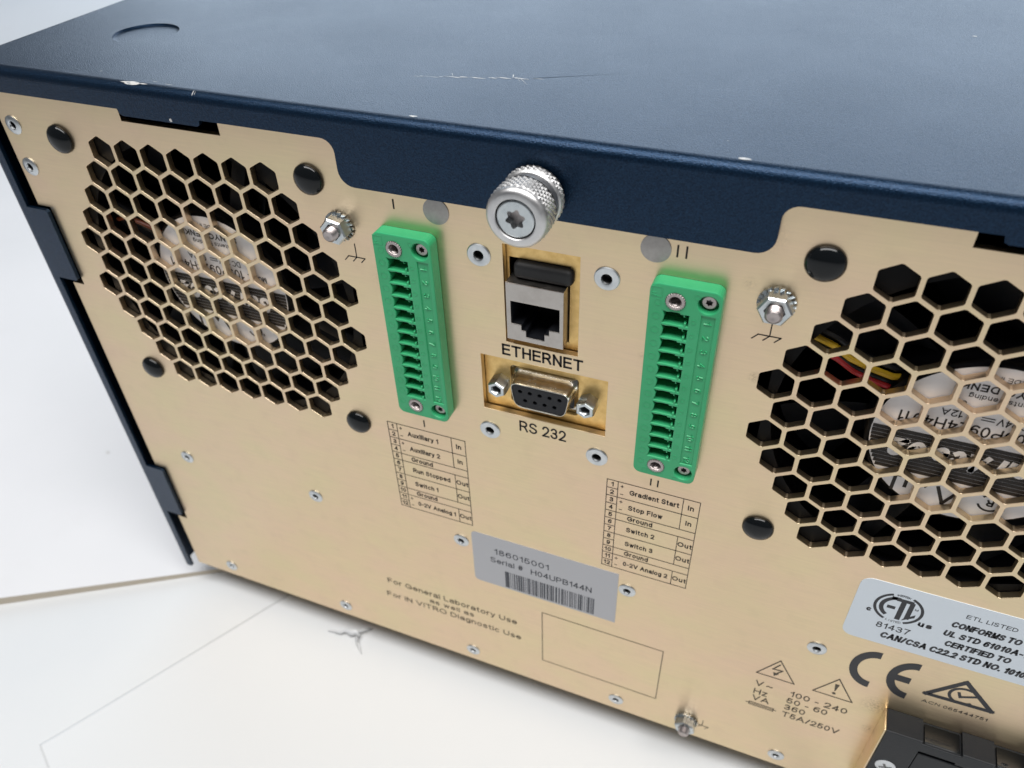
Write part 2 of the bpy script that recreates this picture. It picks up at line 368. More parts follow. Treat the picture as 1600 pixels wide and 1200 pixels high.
def rrect(x0, x1, z0, z1, r, n=5, corners=(1, 1, 1, 1)):
    pts = []
    for (cx, cz, a, on) in ((x1 - r, z1 - r, 0, corners[0]), (x0 + r, z1 - r, 90, corners[1]), (x0 + r, z0 + r, 180, corners[2]), (x1 - r, z0 + r, 270, corners[3])):
        if on and r > 0:
            for k in range(n + 1):
                t = math.radians(a + 90 * k / n); pts.append((cx + r * math.cos(t), cz + r * math.sin(t)))
        else: pts.append((cx + (r if a in (0, 270) else -r), cz + (r if a in (0, 90) else -r)))
    return pts
def circle(cx, cz, r, n=24, ph=0.0): return [(cx + r * math.cos(ph + 2 * math.pi * k / n), cz + r * math.sin(ph + 2 * math.pi * k / n)) for k in range(n)]
def rect(x0, x1, z0, z1): return [(x0, z0), (x1, z0), (x1, z1), (x0, z1)]
def plate(loops, a, b, bev=0.0, flat=False):
    """loops[0] is the outline, the others are holes; standing plate from y=a (front) to y=b, or with flat=True lying from z=a to z=b"""
    c = bpy.data.curves.new('p', 'CURVE'); c.dimensions = '2D'; c.fill_mode = 'BOTH'
    for lp in loops:
        s = c.splines.new('POLY'); s.points.add(len(lp) - 1); s.use_cyclic_u = True
        for q, (x, z) in zip(s.points, lp): q.co = (x, z, 0, 1)
    t = abs(b - a); c.extrude = t / 2 - bev; c.bevel_depth = bev; c.offset = -bev; c.bevel_resolution = 1
    o = bpy.data.objects.new('p', c); me = o.to_mesh()
    mid = (a + b) / 2
    if flat: vs = [(v.co.x, v.co.y, v.co.z + mid) for v in me.vertices]
    else: vs = [(v.co.x, mid - v.co.z, v.co.y) for v in me.vertices]
    fs = [tuple(q.vertices) for q in me.polygons]
    o.to_mesh_clear(); bpy.data.objects.remove(o); bpy.data.curves.remove(c)
    return vs, fs
def star(cx, cz, ro, ri, n=6, ph=0.0, seg=6):
    out = []
    for k in range(n * seg):
        t = 2 * math.pi * k / (n * seg); r = (ro + ri) / 2 + (ro - ri) / 2 * math.cos(n * t)
        out.append((cx + r * math.cos(t + ph), cz + r * math.sin(t + ph)))
    return out
def blob(cx, cy, w, h, seed, n=16, rough=0.35):
    rnd = random.Random(seed); return [(cx + w / 2 * math.cos(2 * math.pi * k / n) * (1 + rough * (rnd.random() - .6)), cy + h / 2 * math.sin(2 * math.pi * k / n) * (1 + rough * (rnd.random() - .6))) for k in range(n)]

# ------------------------------------------------------------------ setting: table, board, paper
tm = MB(); tm.box(-2600, 2200, -1400, 3200, -40, 0)
link('table', tm.mesh('table', 'table_white'), None, None, (0, 0, -TABLE), kind='structure')

def tag(o, label, cat, group=None):
    o['label'] = label; o['category'] = cat
    if group: o['group'] = group
    return o
# white board with a bare tan edge, its near edge running under the instrument; its left end is lifted a little
E0 = Vector((-145.0, -43.0)); E1 = Vector((-60.0, 8.3)); ed = (E1 - E0).normalized(); en = Vector((-ed.y, ed.x))
def board_pt(s, t):                                   # s along the edge, t away from it; the board is thicker at its left end
    return E0 + ed * s + en * t, 2.6 + 2.2 * min(1.0, max(0.0, (100.0 - s) / 110.0)) * max(0.0, 1.0 - t / 900.0)
bd = MB(); vs = []; fs = []
ss = [-1500, -1000, -600, -300, -150, -40, 0, 30, 60, 100, 200, 330]; ts = [0, 60, 150, 300, 600, 900, 1600, 2400]; nt = len(ts)
for s_ in ss:
    for t_ in ts: q, h = board_pt(s_, t_); vs.append((q.x, q.y, h))
for i in range(len(ss) - 1):
    for j in range(nt - 1): a = i * nt + j; fs.append((a, a + nt, a + nt + 1, a + 1))
bd.add(vs, fs, True)
def skirt(pairs):
    vs = []
    for s_, t_ in pairs: q, h = board_pt(s_, t_); vs += [(q.x, q.y, h), (q.x, q.y, 0.12)]
    bd.add(vs, [(2 * i, 2 * i + 1, 2 * i + 3, 2 * i + 2) for i in range(len(pairs) - 1)])
bd.cur = 1; skirt([(s_, 0) for s_ in ss]); bd.cur = 0
skirt([(330, t_) for t_ in ts]); skirt([(s_, 2400) for s_ in ss]); skirt([(-1500, t_) for t_ in ts])
q4 = [board_pt(a, b)[0] for a, b in ((-1500, 0), (330, 0), (330, 2400), (-1500, 2400))]
bd.add([(q.x, q.y, 0.12) for q in q4], [(0, 1, 2, 3)])
tag(bd.build('board', ['board_white', 'board_edge'], None, (0, 0, -TABLE)), 'white board with a bare tan edge lying left of and under the instrument', 'board')

def sheet(name, A, u, v, lu, lv, lift, z0, label, seed):
    u = Vector(u).normalized(); v = Vector((-u.y, u.x)) if Vector((-u.y, u.x)).dot(Vector(v)) > 0 else Vector((u.y, -u.x))
    nu, nv = 30, 24; m = MB(); vs = []; fs = []; rnd = random.Random(seed)
    ph = [rnd.uniform(0, 6) for _ in range(6)]
    for i in range(nu + 1):
        for j in range(nv + 1):
            a, b = lu * (i / nu) ** 1.6, lv * (j / nv) ** 1.6
            h = 1.6 * lift * math.exp(-(a + b) / 9.0) + 0.05 * (1 + math.sin(a / 37 + ph[1]) * math.sin(b / 29 + ph[2])) * min(1, (a + b) / 40) * (1 if a < 90 else max(0, 1 - (a - 90) / 30))
            q = Vector(A) + u * a + v * b; vs.append((q.x, q.y, z0 + h))
    n = nv + 1
    for i in range(nu):
        for j in range(nv): fs.append((i * n + j, (i + 1) * n + j, (i + 1) * n + j + 1, i * n + j + 1))
    m.add(vs, fs, True)
    o = m.build(name, 'paper_white', None, (0, 0, -TABLE)); tag(o, label, 'paper')
    sol = o.modifiers.new('thickness', 'SOLIDIFY'); sol.thickness = 0.000014; sol.offset = -1.0
    return o
sheet('paper_sheet', (-75.8, -85.3), (43.1, 78.6), (10.9, -4.9), 250, 210, 0.30, 0.022, 'white paper sheet with its corner lifting at the lower left', 3)
# curled scrap of film poking out from under the lower edge of the panel
sf = MB()
def ribbon(pts, widths, heights, tilt):
    vs = []; fs = []
    for (x, y), w, h, t in zip(pts, widths, heights, tilt):
        vs += [(x, y - w * math.cos(t) / 2, h), (x, y + w * math.cos(t) / 2, h + w * math.sin(t))]
    for i in range(len(pts) - 1): fs.append((2 * i, 2 * i + 2, 2 * i + 3, 2 * i + 1))
    sf.add(vs, fs, True)
ribbon([(5, -3.6), (8, -3.2), (11, -2.9), (13, -1.7), (16, -2.0), (18, -1.2), (20, -1.9)], [0.2, 1.2, 1.7, 2.2, 2.6, 2.8, 1.6], [0.5, 0.8, 1.1, 1.5, 1.2, 1.7, 1.3], [0.3, 0.9, 0.5, 1.1, 0.8, 1.2, 0.7])
ribbon([(18.5, -2.6), (19.8, -4.0), (20.6, -5.2), (22.6, -6.6), (24.5, -8.2)], [2.4, 2.2, 1.6, 1.2, 0.2], [1.0, 1.4, 0.9, 0.8, 0.4], [1.1, 0.7, 1.1, 0.6, 0.2])
ribbon([(18.0, -0.6), (20.2, 0.8), (21.4, 2.4), (23.0, 4.2)], [1.2, 1.8, 1.3, 0.3], [1.4, 1.6, 1.2, 0.8], [1.0, 1.2, .9, .4])
so = sf.build('film_scrap', 'clear_film', None, (-2.3, 1.8, -TABLE)); tag(so, 'small curled scrap of grey film under the lower panel edge', 'scrap')
sol = so.modifiers.new('thickness', 'SOLIDIFY'); sol.thickness = 0.00008

# ------------------------------------------------------------------ the instrument
FX = 203.3; MID = FX / 2                       # second fan; mirror axis
def mir(x): return FX - x
inst = empty('laboratory_instrument', (MID, 215, -TABLE))
tag(inst, 'dark blue metal laboratory instrument with a gold connector panel and two honeycomb fan vents', 'instrument')

# ---- cover: sides and bends
XL, XR, YF, YB, ZT, ZB, BR = -70.3, mir(-70.3), -1.5, 430.0, 59.4, -160.5, 2.6
bm = bmesh.new(); bmesh.ops.create_cube(bm, size=1.0)
for v in bm.verts: v.co = Vector((XL + (v.co.x + .5) * (XR - XL), YF + (v.co.y + .5) * (YB - YF), ZB + (v.co.z + .5) * (ZT - ZB)))
ed_ = [e for e in bm.edges if all(abs(v.co.z - ZT) < 1e-3 for v in e.verts) or (all(abs(v.co.y - YF) < 1e-3 for v in e.verts) and abs(e.verts[0].co.x - e.verts[1].co.x) < 1e-3)]
bmesh.ops.bevel(bm, geom=ed_, offset=BR, segments=6, profile=0.5, affect='EDGES')
kill = [f for f in bm.faces if f.normal.z > 0.999 or f.normal.z < -0.999 or f.normal.y < -0.999]
bmesh.ops.delete(bm, geom=kill, context='FACES')
# extend: the front (far) end of the case is a rounded bezel that is never seen
cv = MB(); cv.bm(bm, True)
# top sheet with two round dimples
DX, DY, DR = -34.3, 35.6, 9.4
cv.add(*plate([rect(XL + BR, XR - BR, YF + BR, YB - BR), circle(DX, DY, DR, 48), circle(mir(DX), DY, DR, 48)], ZT - 0.6, ZT, 0, True))
for dx in (DX, mir(DX)):
    n = 48; vs = []; fs = []
    prof = [(DR, ZT - 0.02), (DR - 0.2, ZT - 0.45), (DR - 0.5, ZT - 0.62), (DR - 1.4, ZT - 0.66)]
    for r, z in prof:
        for k in range(n): vs.append((dx + r * math.cos(2 * math.pi * k / n), DY + r * math.sin(2 * math.pi * k / n), z))
    for i in range(len(prof) - 1):
        for k in range(n): fs.append((i * n + k, i * n + (k + 1) % n, (i + 1) * n + (k + 1) % n, (i + 1) * n + k))
    fs.append(tuple(range((len(prof) - 1) * n, len(prof) * n)))
    cv.add(vs, fs, True)
# rear lip, side flanges and hooked tabs: one folded outline
def arcp(cx, cz, r, a0, a1, n=6): return [(cx + r * math.cos(math.radians(a0 + (a1 - a0) * k / n)), cz + r * math.sin(math.radians(a0 + (a1 - a0) * k / n))) for k in range(n + 1)]
FI = -65.4
left = [(XL + BR, ZT - BR), (XL + BR, ZB + 1.0), (XL + BR + 0.3, ZB + 0.2), (FI - 0.5, ZB + 0.2), (FI, ZB + 1.0), (FI, -123.0), (-58.2, -123.0), (-57.5, -122.4), (-57.5, -96.8), (-58.2, -96.2), (FI, -96.2), (FI, -8.6), (-58.0, -8.6), (-57.4, -8.0), (-57.4, 15.9), (-58.0, 16.5), (FI, 16.5), (FI, 51.7), (FI + 0.9, 52.6)]
low = [(-13.9, 52.6), (-13.5, 51.4), (-12.6, 50.9), (11.2, 50.9), (12.0, 51.3), (12.3, 52.6)]
low += arcp(47.2, 49.2, 3.4, 90, 0) + arcp(54.6, 45.1, 4.0, 180, 270)
half = left + low
lip = half + [(mir(x), z) for x, z in reversed(half)]
cv.add(*plate([lip], YF, -0.35, 0))
cover = cv.build('cover', 'blue_paint', inst)

# paint damage on the cover
def flatblob(pts):
    q = MB(); q.add([(x, y, ZT + 0.035) for x, y in pts], [tuple(range(len(pts)))]); q.build('paint_chip', 'chipped_metal', cover)
for (x, y, w, h, sd) in ((71.2, 1.5, 2.0, 0.8, 2), (143.5, 1.4, 2.6, 1.1, 5), (-21.8, 4.8, 0.7, 0.35, 7), (187.4, 95.1, 1.1, 0.9, 14), (139, 9, .35, .2, 16), (33, 20, .4, .2, 18), (-2, 2.4, 1.6, .2, 21), (3, 1.7, 2.6, .16, 22)):
    flatblob(blob(x, y, w, h, sd))
rnd = random.Random(4); x = 59.0
while x < 90:                                          # the long scratch
    w = rnd.uniform(1.0, 4.2); t = (x - 59.3) / 28.0
    flatblob(blob(x + w / 2, 25.3 + 6.6 * t + rnd.uniform(-.15, .15), w * 1.1, rnd.uniform(0.16, 0.5) * (1.25 if 64 < x < 86 else .55), int(x * 10), 14, 0.8)); x += w * rnd.uniform(0.8, 1.3)
for a, b, w in (((84.0, 31.6), (86.2, 28.5), .16), ((84.8, 31.4), (88.6, 27.2), .14), ((82.6, 33.0), (83.4, 30.4), .3), ((67.5, 29.6), (69.4, 26.6), .14)):
    d = (Vector(b) - Vector(a)).normalized(); n_ = Vector((-d.y, d.x)) * w / 2
    flatblob([tuple(Vector(a) + n_), tuple(Vector(a) - n_), tuple(Vector(b))])
def bendblob(x0, x1, f0, f1, seed):                   # chip wrapped round the bend
    rnd = random.Random(seed); rows = 7; vs = []; fs = []
    for i in range(rows):
        t = i / (rows - 1); ph = math.radians(f0 + (f1 - f0) * t); k = math.sin(math.pi * (0.08 + 0.84 * t))
        m_ = (x0 + x1) / 2 + rnd.uniform(-.08, .08) * (x1 - x0); hw = (x1 - x0) / 2 * k * rnd.uniform(.75, 1.1)
        for q in (-1, 1): vs.append((m_ + q * hw, YF + BR - (BR + 0.035) * math.cos(ph), ZT - BR + (BR + 0.035) * math.sin(ph)))
    for i in range(rows - 1): fs.append((2 * i, 2 * i + 1, 2 * i + 3, 2 * i + 2))
    q = MB(); q.add(vs, fs); q.build('paint_chip', 'chipped_metal', cover)
bendblob(-10.8, -4.6, 56, 86, 3); bendblob(-5.5, -2.8, 70, 80, 4); bendblob(11.6, 11.9, 40, 75, 6); bendblob(12.3, 12.45, 45, 70, 8)
q = MB(); q.add([(x, YF - 0.03, z) for x, z in blob(3.2, 51.6, 1.0, 0.9, 31)], [tuple(range(16))]); q.build('paint_chip', 'chipped_metal', cover)
ds = MB()
vs = []; fs = []
for i in range(8):
    x0 = 88 + i * 3.0; wd = .13 - i * .016
    vs += [(x0, 32.0 + i * 1.42 - wd, ZT + 0.03), (x0, 32.0 + i * 1.42 + wd, ZT + 0.03)]
    if i: fs.append((2 * i - 2, 2 * i, 2 * i + 1, 2 * i - 1))
ds.add(vs, fs)
#[(x, y, ZT + 0.03) for x, y in blob(x0 + 1.6, 32.0 + i * 1.42, 3.4, .35 - i * .02, 50 + i)], [tuple(range(16))])
ds.build('scratch', 'scratch_dark', cover)

# ---- hidden chassis: floor, far end, liner
bp_ = MB(); bp_.box(-61.5, mir(-61.5), 2.2, 426, -157.2, -155.8); bp_.build('bounce_base', 'gold_sheet', inst)  # unseen case floor, made gold to bounce light in under the case
cb = MB(); cb.box(-61.5, -60.4, 3.0, 426, -155.7, 50); cb.box(mir(-60.4), mir(-61.5), 3.0, 426, -155.7, 50); cb.box(-60, mir(-60), 424.5, 426, -155.7, 50)
cb.box(-60.3, mir(-60.3), 60.0, 61.0, -155.7, 58.0)
cb.build('chassis', 'fan_black', inst)
for fx, fy in ((-45, 30), (mir(-45), 30), (-45, 390), (mir(-45), 390)):
    h = 3.1 - TABLE if fx < 0 else -TABLE
    m = MB(); n = 24; vs = []; fs = []
    for r, z in ((9, h), (10, h + 1), (9.2, -157.3)):
        for k in range(n): vs.append((r * math.cos(2 * math.pi * k / n), r * math.sin(2 * math.pi * k / n), z))
    for i in range(2):
        for k in range(n): fs.append((i * n + k, i * n + (k + 1) % n, (i + 1) * n + (k + 1) % n, (i + 1) * n + k))
    fs.append(tuple(range(n))); m.add(vs, fs, True); m.build('foot', 'black_rubber', inst, (fx, fy, 0))

# ---- rear panel with honeycomb vents
PITCH = 8.927; HEXR = 4.46; ROWS = [7, 8, 9, 10, 11, 10, 11, 10, 9, 8, 7]; PT = 2.0
def hexes(cx):
    out = []
    for r, n in enumerate(ROWS):
        for i in range(n):
            x = cx + (i - (n - 1) / 2) * PITCH; z = (5 - r) * PITCH * math.sqrt(3) / 2
            lp = []
            for k in range(6):                          # corners very slightly rounded
                for d in (-0.06, 0.06):
                    a = math.radians(90 + 60 * k) + d; lp.append((x + HEXR * 0.985 * math.cos(a), z + HEXR * 0.985 * math.sin(a)))
            out.append(lp)
    return out
PL, PR, PBOT, PTOP = -62.0, mir(-62.0), -157.3, 56.0
outline = [(PL, PBOT), (PL, -126.0), (-57.2, -126.0), (-57.2, -96.0), (PL, -96.0), (PL, -10.6), (-57.2, -10.6), (-57.2, 17.0), (PL, 17.0), (PL, PTOP)]
outline = outline + [(mir(x), z) for x, z in reversed(outline)]
ETH = (92.0, 111.3, 3.3, 32.0); DSB = (84.4, 119.5, -21.5, -2.5)
BZ = 2.1; BX = (66.8, 136.6)
IEC = (210.8, 262.0, -150.0, -102.8)
loops = [outline, rect(-15.5, 16.3, 48.7, 54.5), rect(mir(16.3), mir(-15.5), 48.7, 54.5), rect(*ETH), rect(*DSB), rect(IEC[0] + 2, IEC[1] - 2, IEC[2] + 2, IEC[3] - 2)]
loops += [rect(b - 6.8, b + 3.2, BZ - 27.0, BZ + 27.0) for b in BX]
RIVB = ((85.8, -29.7), (117.6, -29.7), (85.8, 27.8), (117.8, 27.7)); cols = (-42.1, 15.1, 72.4, 129.7, 186.8, 244.0)
RIVS = [(x, z) for x in cols for z in (-84.7, -150.9)] + [(q(x), z) for q in (lambda v: v, mir) for x, z in ((-57.3, 42.6), (-57.8, 30.0))]
loops += [circle(x, z, 1.5, 14) for x, z in list(RIVB) + RIVS]
loops += hexes(0.0) + hexes(FX)
pm = MB(); pm.add(*plate(loops, 0.0, PT, 0.10))
panel = pm.build('rear_panel', 'gold_sheet', inst)

# inner gold plate behind the connectors, with openings for the jack and the serial socket
ip_ = MB(); ip_.add(*plate([rect(80.5, 123.5, -24.5, 34.5), rect(92.7, 108.2, 5.4, 27.4), rrect(91.8, 111.1, -18.7, -6.0, 1.0)], 2.35, 3.4, 0.05))
ip_.build('connector_bracket', 'inner_gold_sheet', inst)

# rivets: a flat ring with a bored mandrel
def rivet_mesh(R, name):
    m = MB(); m.lathe([(R, -0.02), (R, -0.22), (R - .25, -0.42), (R * .50, -0.50), (R * .44, -0.40), (R * .40, 0.1)], 36)
    m.cur = 1; m.lathe([(R * .40, 0.1), (R * .36, 1.9), (0, 1.9)], 36)
    return m.mesh(name, ['rivet_metal', 'dark_bore'])
rm_big, rm_small = rivet_mesh(3.1, 'rivet_big'), rivet_mesh(2.75, 'rivet_small')
for x, z in RIVB: link('rivet', rm_big, None, panel, (x, 0, z))
for x, z in RIVS: link('rivet', rm_small, None, panel, (x, 0, z))
sm = MB(); sm.lathe([(3.4, 0.0), (3.4, -0.16), (3.2, -0.2), (1.9, -0.17), (1.7, -0.2), (0, -0.2)], 36); stud_me = sm.mesh('pressed_stud', 'grey_stud')
for x in (75.3, 128.3): link('pressed_stud', stud_me, None, panel, (x, 0, 37.5))

# black push rivets that hold the fans
pr_ = MB(); pr_.lathe([(3.85, 0.0), (4.1, -0.25), (4.1, -0.6), (3.8, -1.15), (3.15, -1.65), (2.2, -2.03), (1.1, -2.25), (0, -2.3)], 40); push_me = pr_.mesh('push_rivet', 'black_gloss')
for c in (0.0, FX):
    for sx in (-1, 1):
        for sz in (-1, 1): link('push_rivet', push_me, None, inst, (c + sx * 40.6, 0, sz * 40.6))

# ---- fans
fr = MB()
fr.add(*plate([rrect(-46, 46, -46, 46, 4), circle(0, 0, 44.0, 64)], 2.15, 5.2)); fr.add(*plate([circle(0, 0, 46, 64), circle(0, 0, 44.0, 64)], 5.25, 26.0))
frame_me = fr.mesh('frame', 'fan_black')
hb = MB(); hb.lathe([(23.4, 20.0), (23.4, 3.4), (22.9, 2.7), (22.4, 2.5), (0, 2.5)], 64); hub_me = hb.mesh('hub', 'fan_black')
st = MB(); st.box(22.5, 44.5, 6.4, 9.0, -2.2, 2.2, 0.5); strut_me = st.mesh('strut', 'fan_black')
bl = MB(); vs = []; fs = []
for i in range(9):
    r = 23 + i * (42.6 - 23) / 8
    for j in range(9):
        t = j / 8; a = math.radians(-22 + 44 * t + 10 * (i / 8)); y = 8 + 15 * t
        vs.append((r * math.cos(a), y + 2.2 * math.sin(math.pi * t), r * math.sin(a)))
for i in range(8):
    for j in range(8): fs.append((i * 9 + j, (i + 1) * 9 + j, (i + 1) * 9 + j + 1, i * 9 + j + 1))
bl.add(vs, fs, True); blade_me = bl.mesh('blade', 'black_plastic')
lab = MB(); lab.lathe([(22.2, 2.42), (22.2, 2.36), (0, 2.36)], 72, smooth=False); flab_me = lab.mesh('hub_label', 'fan_label')
def fan_print(right):
    m = MB(); y0 = 2.30
    # built upright, then turned by half a circle as it is mounted
    n = 11; zt, zb = 11.4, -0.9
    for k in range(n):
        z0 = zb + (zt - zb) * k / n; z1 = z0 + (zt - zb) / n * 0.90
        w0 = math.sqrt(max(0, 22.0 ** 2 - max(abs(z0), abs(z1)) ** 2))
        m.poly(rect(-w0, w0, z0, z1), y0)
    m.text('MODEL', -16.6, -5.6, 1.9, -10.2, y0); m.text('109P0924H4011', -8.8, -6.3, 3.0, 17.6, y0)
    m.text('DC 24V', -8.5, -9.2, 1.9, -1.0, y0); m.path([(-.4, -8.0), (2.0, -8.0)], .25, y0); m.path([(-.4, -8.7), (2.0, -8.7)], .25, y0); m.text('0.12A', 3.6, -9.2, 1.9, 10.0, y0)
    m.text('8F', 7.6 if not right else 6.0, -12.2, 1.6, None, y0); m.text('Patents Pending', -8.0, -14.4, 1.3, 6.2, y0)
    m.text('SANYO DENKI', -9.6, -17.2, 1.9, 9.0, y0, 0.02); m.text('MADE IN', -4.5, -19.9, 1.2, 2.8, y0)
    m.path([(13.6, 17.5), (13.6, 13.0), (11.0, 13.0), (11.0, 16)], .8, y0); m.path([(4.2, 14.0), (2.2, 18.6), (0.6, 15.4)], .8, y0); m.poly([(5.6, 13.2), (8.0, 13.2), (6.8, 15.2)], y0)
    m.arc((-7.0, 15.2), 2.4, .5, 20, 320, y0); m.text('R', -7.0, 14.2, 2.0, None, y0, .03, 'C'); m.text('s', -10.4, 15.8, 1.2, None, y0)
    m.spin180((0, 0)); return m
def fan_white(right):
    m = MB(); m.text('San Ace 92', -16.0, 1.7, 5.6, 16.6, 2.265, 0.035, shear=0.2); m.spin180((0, 0)); return m
for c, right in ((0.0, False), (FX, True)):
    fan = empty('cooling_fan', (c, 14, 0), inst); fan['label'] = 'black cooling fan behind the right honeycomb vent' if right else 'black cooling fan behind the left honeycomb vent'
    link('frame', frame_me, None, fan, (c, 0, 0)); link('hub', hub_me, None, fan, (c, 0, 0))
    for k in range(4):
        o = link('strut', strut_me, None, fan, (c, 0, 0)); o.rotation_euler = (0, math.radians((20, 110, 205, 290)[k]), 0)
    for k in range(7):
        o = link('blade', blade_me, None, fan, (c, 0, 0)); o.rotation_euler = (0, math.radians(360 / 7 * k + (8 if right else 30)), 0)
    link('hub_label', flab_me, None, fan, (c, 0, 0))
    fan_print(right).build('lettering', 'ink', fan, (c, 0, 0)); fan_white(right).build('lettering', 'fan_label', fan, (c, 0, 0))
    if right:
        for m_, off, dy in (('yellow_wire', (0, 0), 0), ('black_plastic', (.4, -1.9), .6), ('red_wire', (1.4, -3.3), .2), ('black_plastic', (.2, 1.7), 1.0)):
            w = MB(); w.tube([(-48 + off[0], 7 + dy, 21.5 + off[1]), (-38 + off[0], 4.6 + dy, 19.4 + off[1]), (-34.5 + off[0], 4.2 + dy, 18.4 + off[1]), (-30.5 + off[0], 4.2 + dy, 15.9 + off[1]), (-26 + off[0], 4.3 + dy, 14.3 + off[1]), (-21 + off[0], 4.8 + dy, 12.8 + off[1]), (-17, 8.0 + dy, 11.5 + off[1])], 0.75, 10)
            w.build('wire', m_, fan, (c, 0, 0))
    else:
        w = MB(); w.tube([(-40, 8, 12), (-33, 5.2, 15.2), (-27, 5.0, 14.2), (-20, 7, 10)], 0.7, 10); w.build('wire', 'brown_wire', fan, (c, 0, 0))

# ---- terminal blocks
CAV = [(-4.6, 1.55), (-3.7, 1.40), (-2.6, 1.6), (-0.9, 1.6), (-0.75, 1.25), (0.0, 1.25), (0.0, 0.75), (0.5, 0.75), (0.5, 1.2), (1.2, 1.2), (1.2, -1.6), (0.75, -1.6), (0.75, -0.75), (0.25, -0.75), (0.25, -1.6), (-4.6, -1.6), (-4.3, -0.5), (-4.25, 0.4)]
cz = [20.95 - 3.81 * i for i in range(12)]
cav = [[(x, z + q) for x, q in CAV] for z in cz]
INS = ((-2.1, 25.45), (-2.1, -25.45)); SCR = ((5.0, 25.9), (5.0, -25.9))
STRIP = (3.9, 6.9, -22.6, 22.9)
out_ = rrect(-8.0, 8.0, -29.4, 29.4, 2.0)
hs = MB()
hs.add(*plate([out_] + cav + [circle(*c, 2.05, 24) for c in INS] + [circle(*c, 2.25, 28) for c in SCR] + [rect(*STRIP)], -4.0, -0.03, 0.28))
for c in SCR: hs.lathe([(2.6, -0.1), (2.6, -1.6), (0, -1.6)], 28, c, smooth=False)
hs.add(*plate([rect(-6.6, 3.0, -26.8, 26.8)] + cav, -0.02, 8.5, 0)); hs.box(-6.6, 3.0, 8.51, 9.2, -26.8, 26.8)
hs.box(STRIP[0] - .1, STRIP[1] + .1, -3.60, -0.3, STRIP[2] - .1, STRIP[3] + .1)
for i, z in enumerate(cz):                                # moulded ejector rings beside each way
    for x, r in ((-6.05, 0.95), (2.35, 0.62)):
        hs.lathe([(r, -3.99), (r, -4.06), (r - .16, -4.06), (r - .16, -3.99)], 20, (x, z), smooth=False)
for x, z, r in ((-5.9, 24.6, .85), (2.6, 27.6, .7), (-6.2, -24.8, .85), (-5.0, -28.0, .8), (3.0, -28.2, .6)): hs.lathe([(r, -3.99), (r, -4.06), (r - .16, -4.06), (r - .16, -3.99)], 20, (x, z), smooth=False)
for lp in (rect(-7.7, -5.1, 26.0, 28.6),): 
    hs.add(*plate([lp, rect(-7.5, -5.3, 26.2, 28.4)], -4.07, -3.99, 0))
hs.text('R', -6.4, 26.7, 1.2, None, -4.0, .02, 'C', 90, ridge=0.08)
for i, z in enumerate(cz): hs.text(str(i + 1), 4.55, z + (0.45 if i < 9 else 0.9), 1.75, None, -3.58, 0.03, 'L', -90, ridge=0.26)
block_me = hs.mesh('housing', 'green_plastic', 50)
im = MB(); im.lathe([(2.2, 0.5), (2.2, -4.15), (2.0, -4.3), (1.45, -4.3), (1.25, -4.05), (1.2, -3.9)], 72, smooth=False, radial=lambda k: 1.0 + (0.055 if k % 3 == 0 else -0.03))
pr0 = [(1.2, -3.9)]
for k in range(7): pr0 += [(1.32, -3.7 + .5 * k), (1.15, -3.45 + .5 * k)]
im.lathe(pr0 + [(1.1, 0.3)], 24); im.cur = 1; im.lathe([(1.1, 0.3), (0, 0.4)], 24)
ins_me = im.mesh('threaded_insert', ['dull_metal', 'dark_bore'])
def socket_screw(R, y0, y1, rs, n, name, m0='zinc'):
    m = MB(); m.lathe([(R, y1), (R, y0 + .25), (R - .25, y0)], 36)
    m.add(*plate([circle(0, 0, R - .25, 36), star(0, 0, rs, rs * .72, n)], y0, y0 + 0.9, 0)); m.cur = 1; m.poly(circle(0, 0, rs * 1.1, 20), y0 + 0.91)
    return m.mesh(name, [m0, 'dark_bore'])
scr_me = socket_screw(1.75, -2.75, -1.5, 0.85, 6, 'screw', 'dull_metal')
pin = MB(); pin.box(-1.9, -1.2, -0.6, 8.6, 0.1, 0.8, 0.15); pin_me = pin.mesh('pin', 'zinc')
for bx, tx in ((BX[0], 'green twelve-way terminal block marked I, nearer the left vent'), (BX[1], 'green twelve-way terminal block marked II, nearer the right vent')):
    t = empty('terminal_block', (bx, 0, BZ), inst); t['label'] = tx
    link('housing', block_me, None, t, (bx, 0, BZ))
    for x, z in INS: link('threaded_insert', ins_me, None, t, (bx + x, 0, BZ + z))
    for x, z in SCR:
        o = link('screw', scr_me, None, t, (bx + x, 0, BZ + z)); o.rotation_euler.y = x * z
    for z in cz: link('pin', pin_me, None, t, (bx, 0, BZ + z))

# ---- ethernet jack
j = empty('ethernet_port', (100.6, 0, 14), inst)
jx0, jx1, jz0, jz1, jy = 93.0, 107.9, 5.7, 22.5, -1.5
op = [(94.2, 17.3), (94.2, 10.6), (96.9, 10.6), (96.9, 9.0), (98.1, 9.0), (98.1, 7.1), (103.0, 7.1), (103.0, 9.0), (104.2, 9.0), (104.2, 10.6), (106.9, 10.6), (106.9, 17.3)]
jm = MB(); jm.add(*plate([rect(jx0, jx1, jz0, jz1), op], jy, jy + 0.5, 0.12))
jm.box(jx0 + .02, jx0 + .5, jy + .45, 12, jz0 + .02, jz1 - .02); jm.box(jx1 - .5, jx1 - .02, jy + .45, 12, jz0 + .02, jz1 - .02); jm.box(jx0 + .5, jx1 - .5, jy + .45, 12, jz1 - .5, jz1 - .03); jm.box(jx0 + .5, jx1 - .5, jy + .45, 12, jz0 + .03, jz0 + .5)
jm.build('shield', 'tin_plate', j)
ji = MB(); op2 = [(x * .985 + 100.55 * .015, z) for x, z in op]
ji.add(*plate([rect(jx0 + .6, jx1 - .6, jz0 + .6, jz1 - .6), op2], jy + .55, 9.0, 0)); ji.box(jx0 + .6, jx1 - .6, 9.05, 10, jz0 + .6, jz1 - .6)
ji.build('jack_insert', 'black_plastic', j)
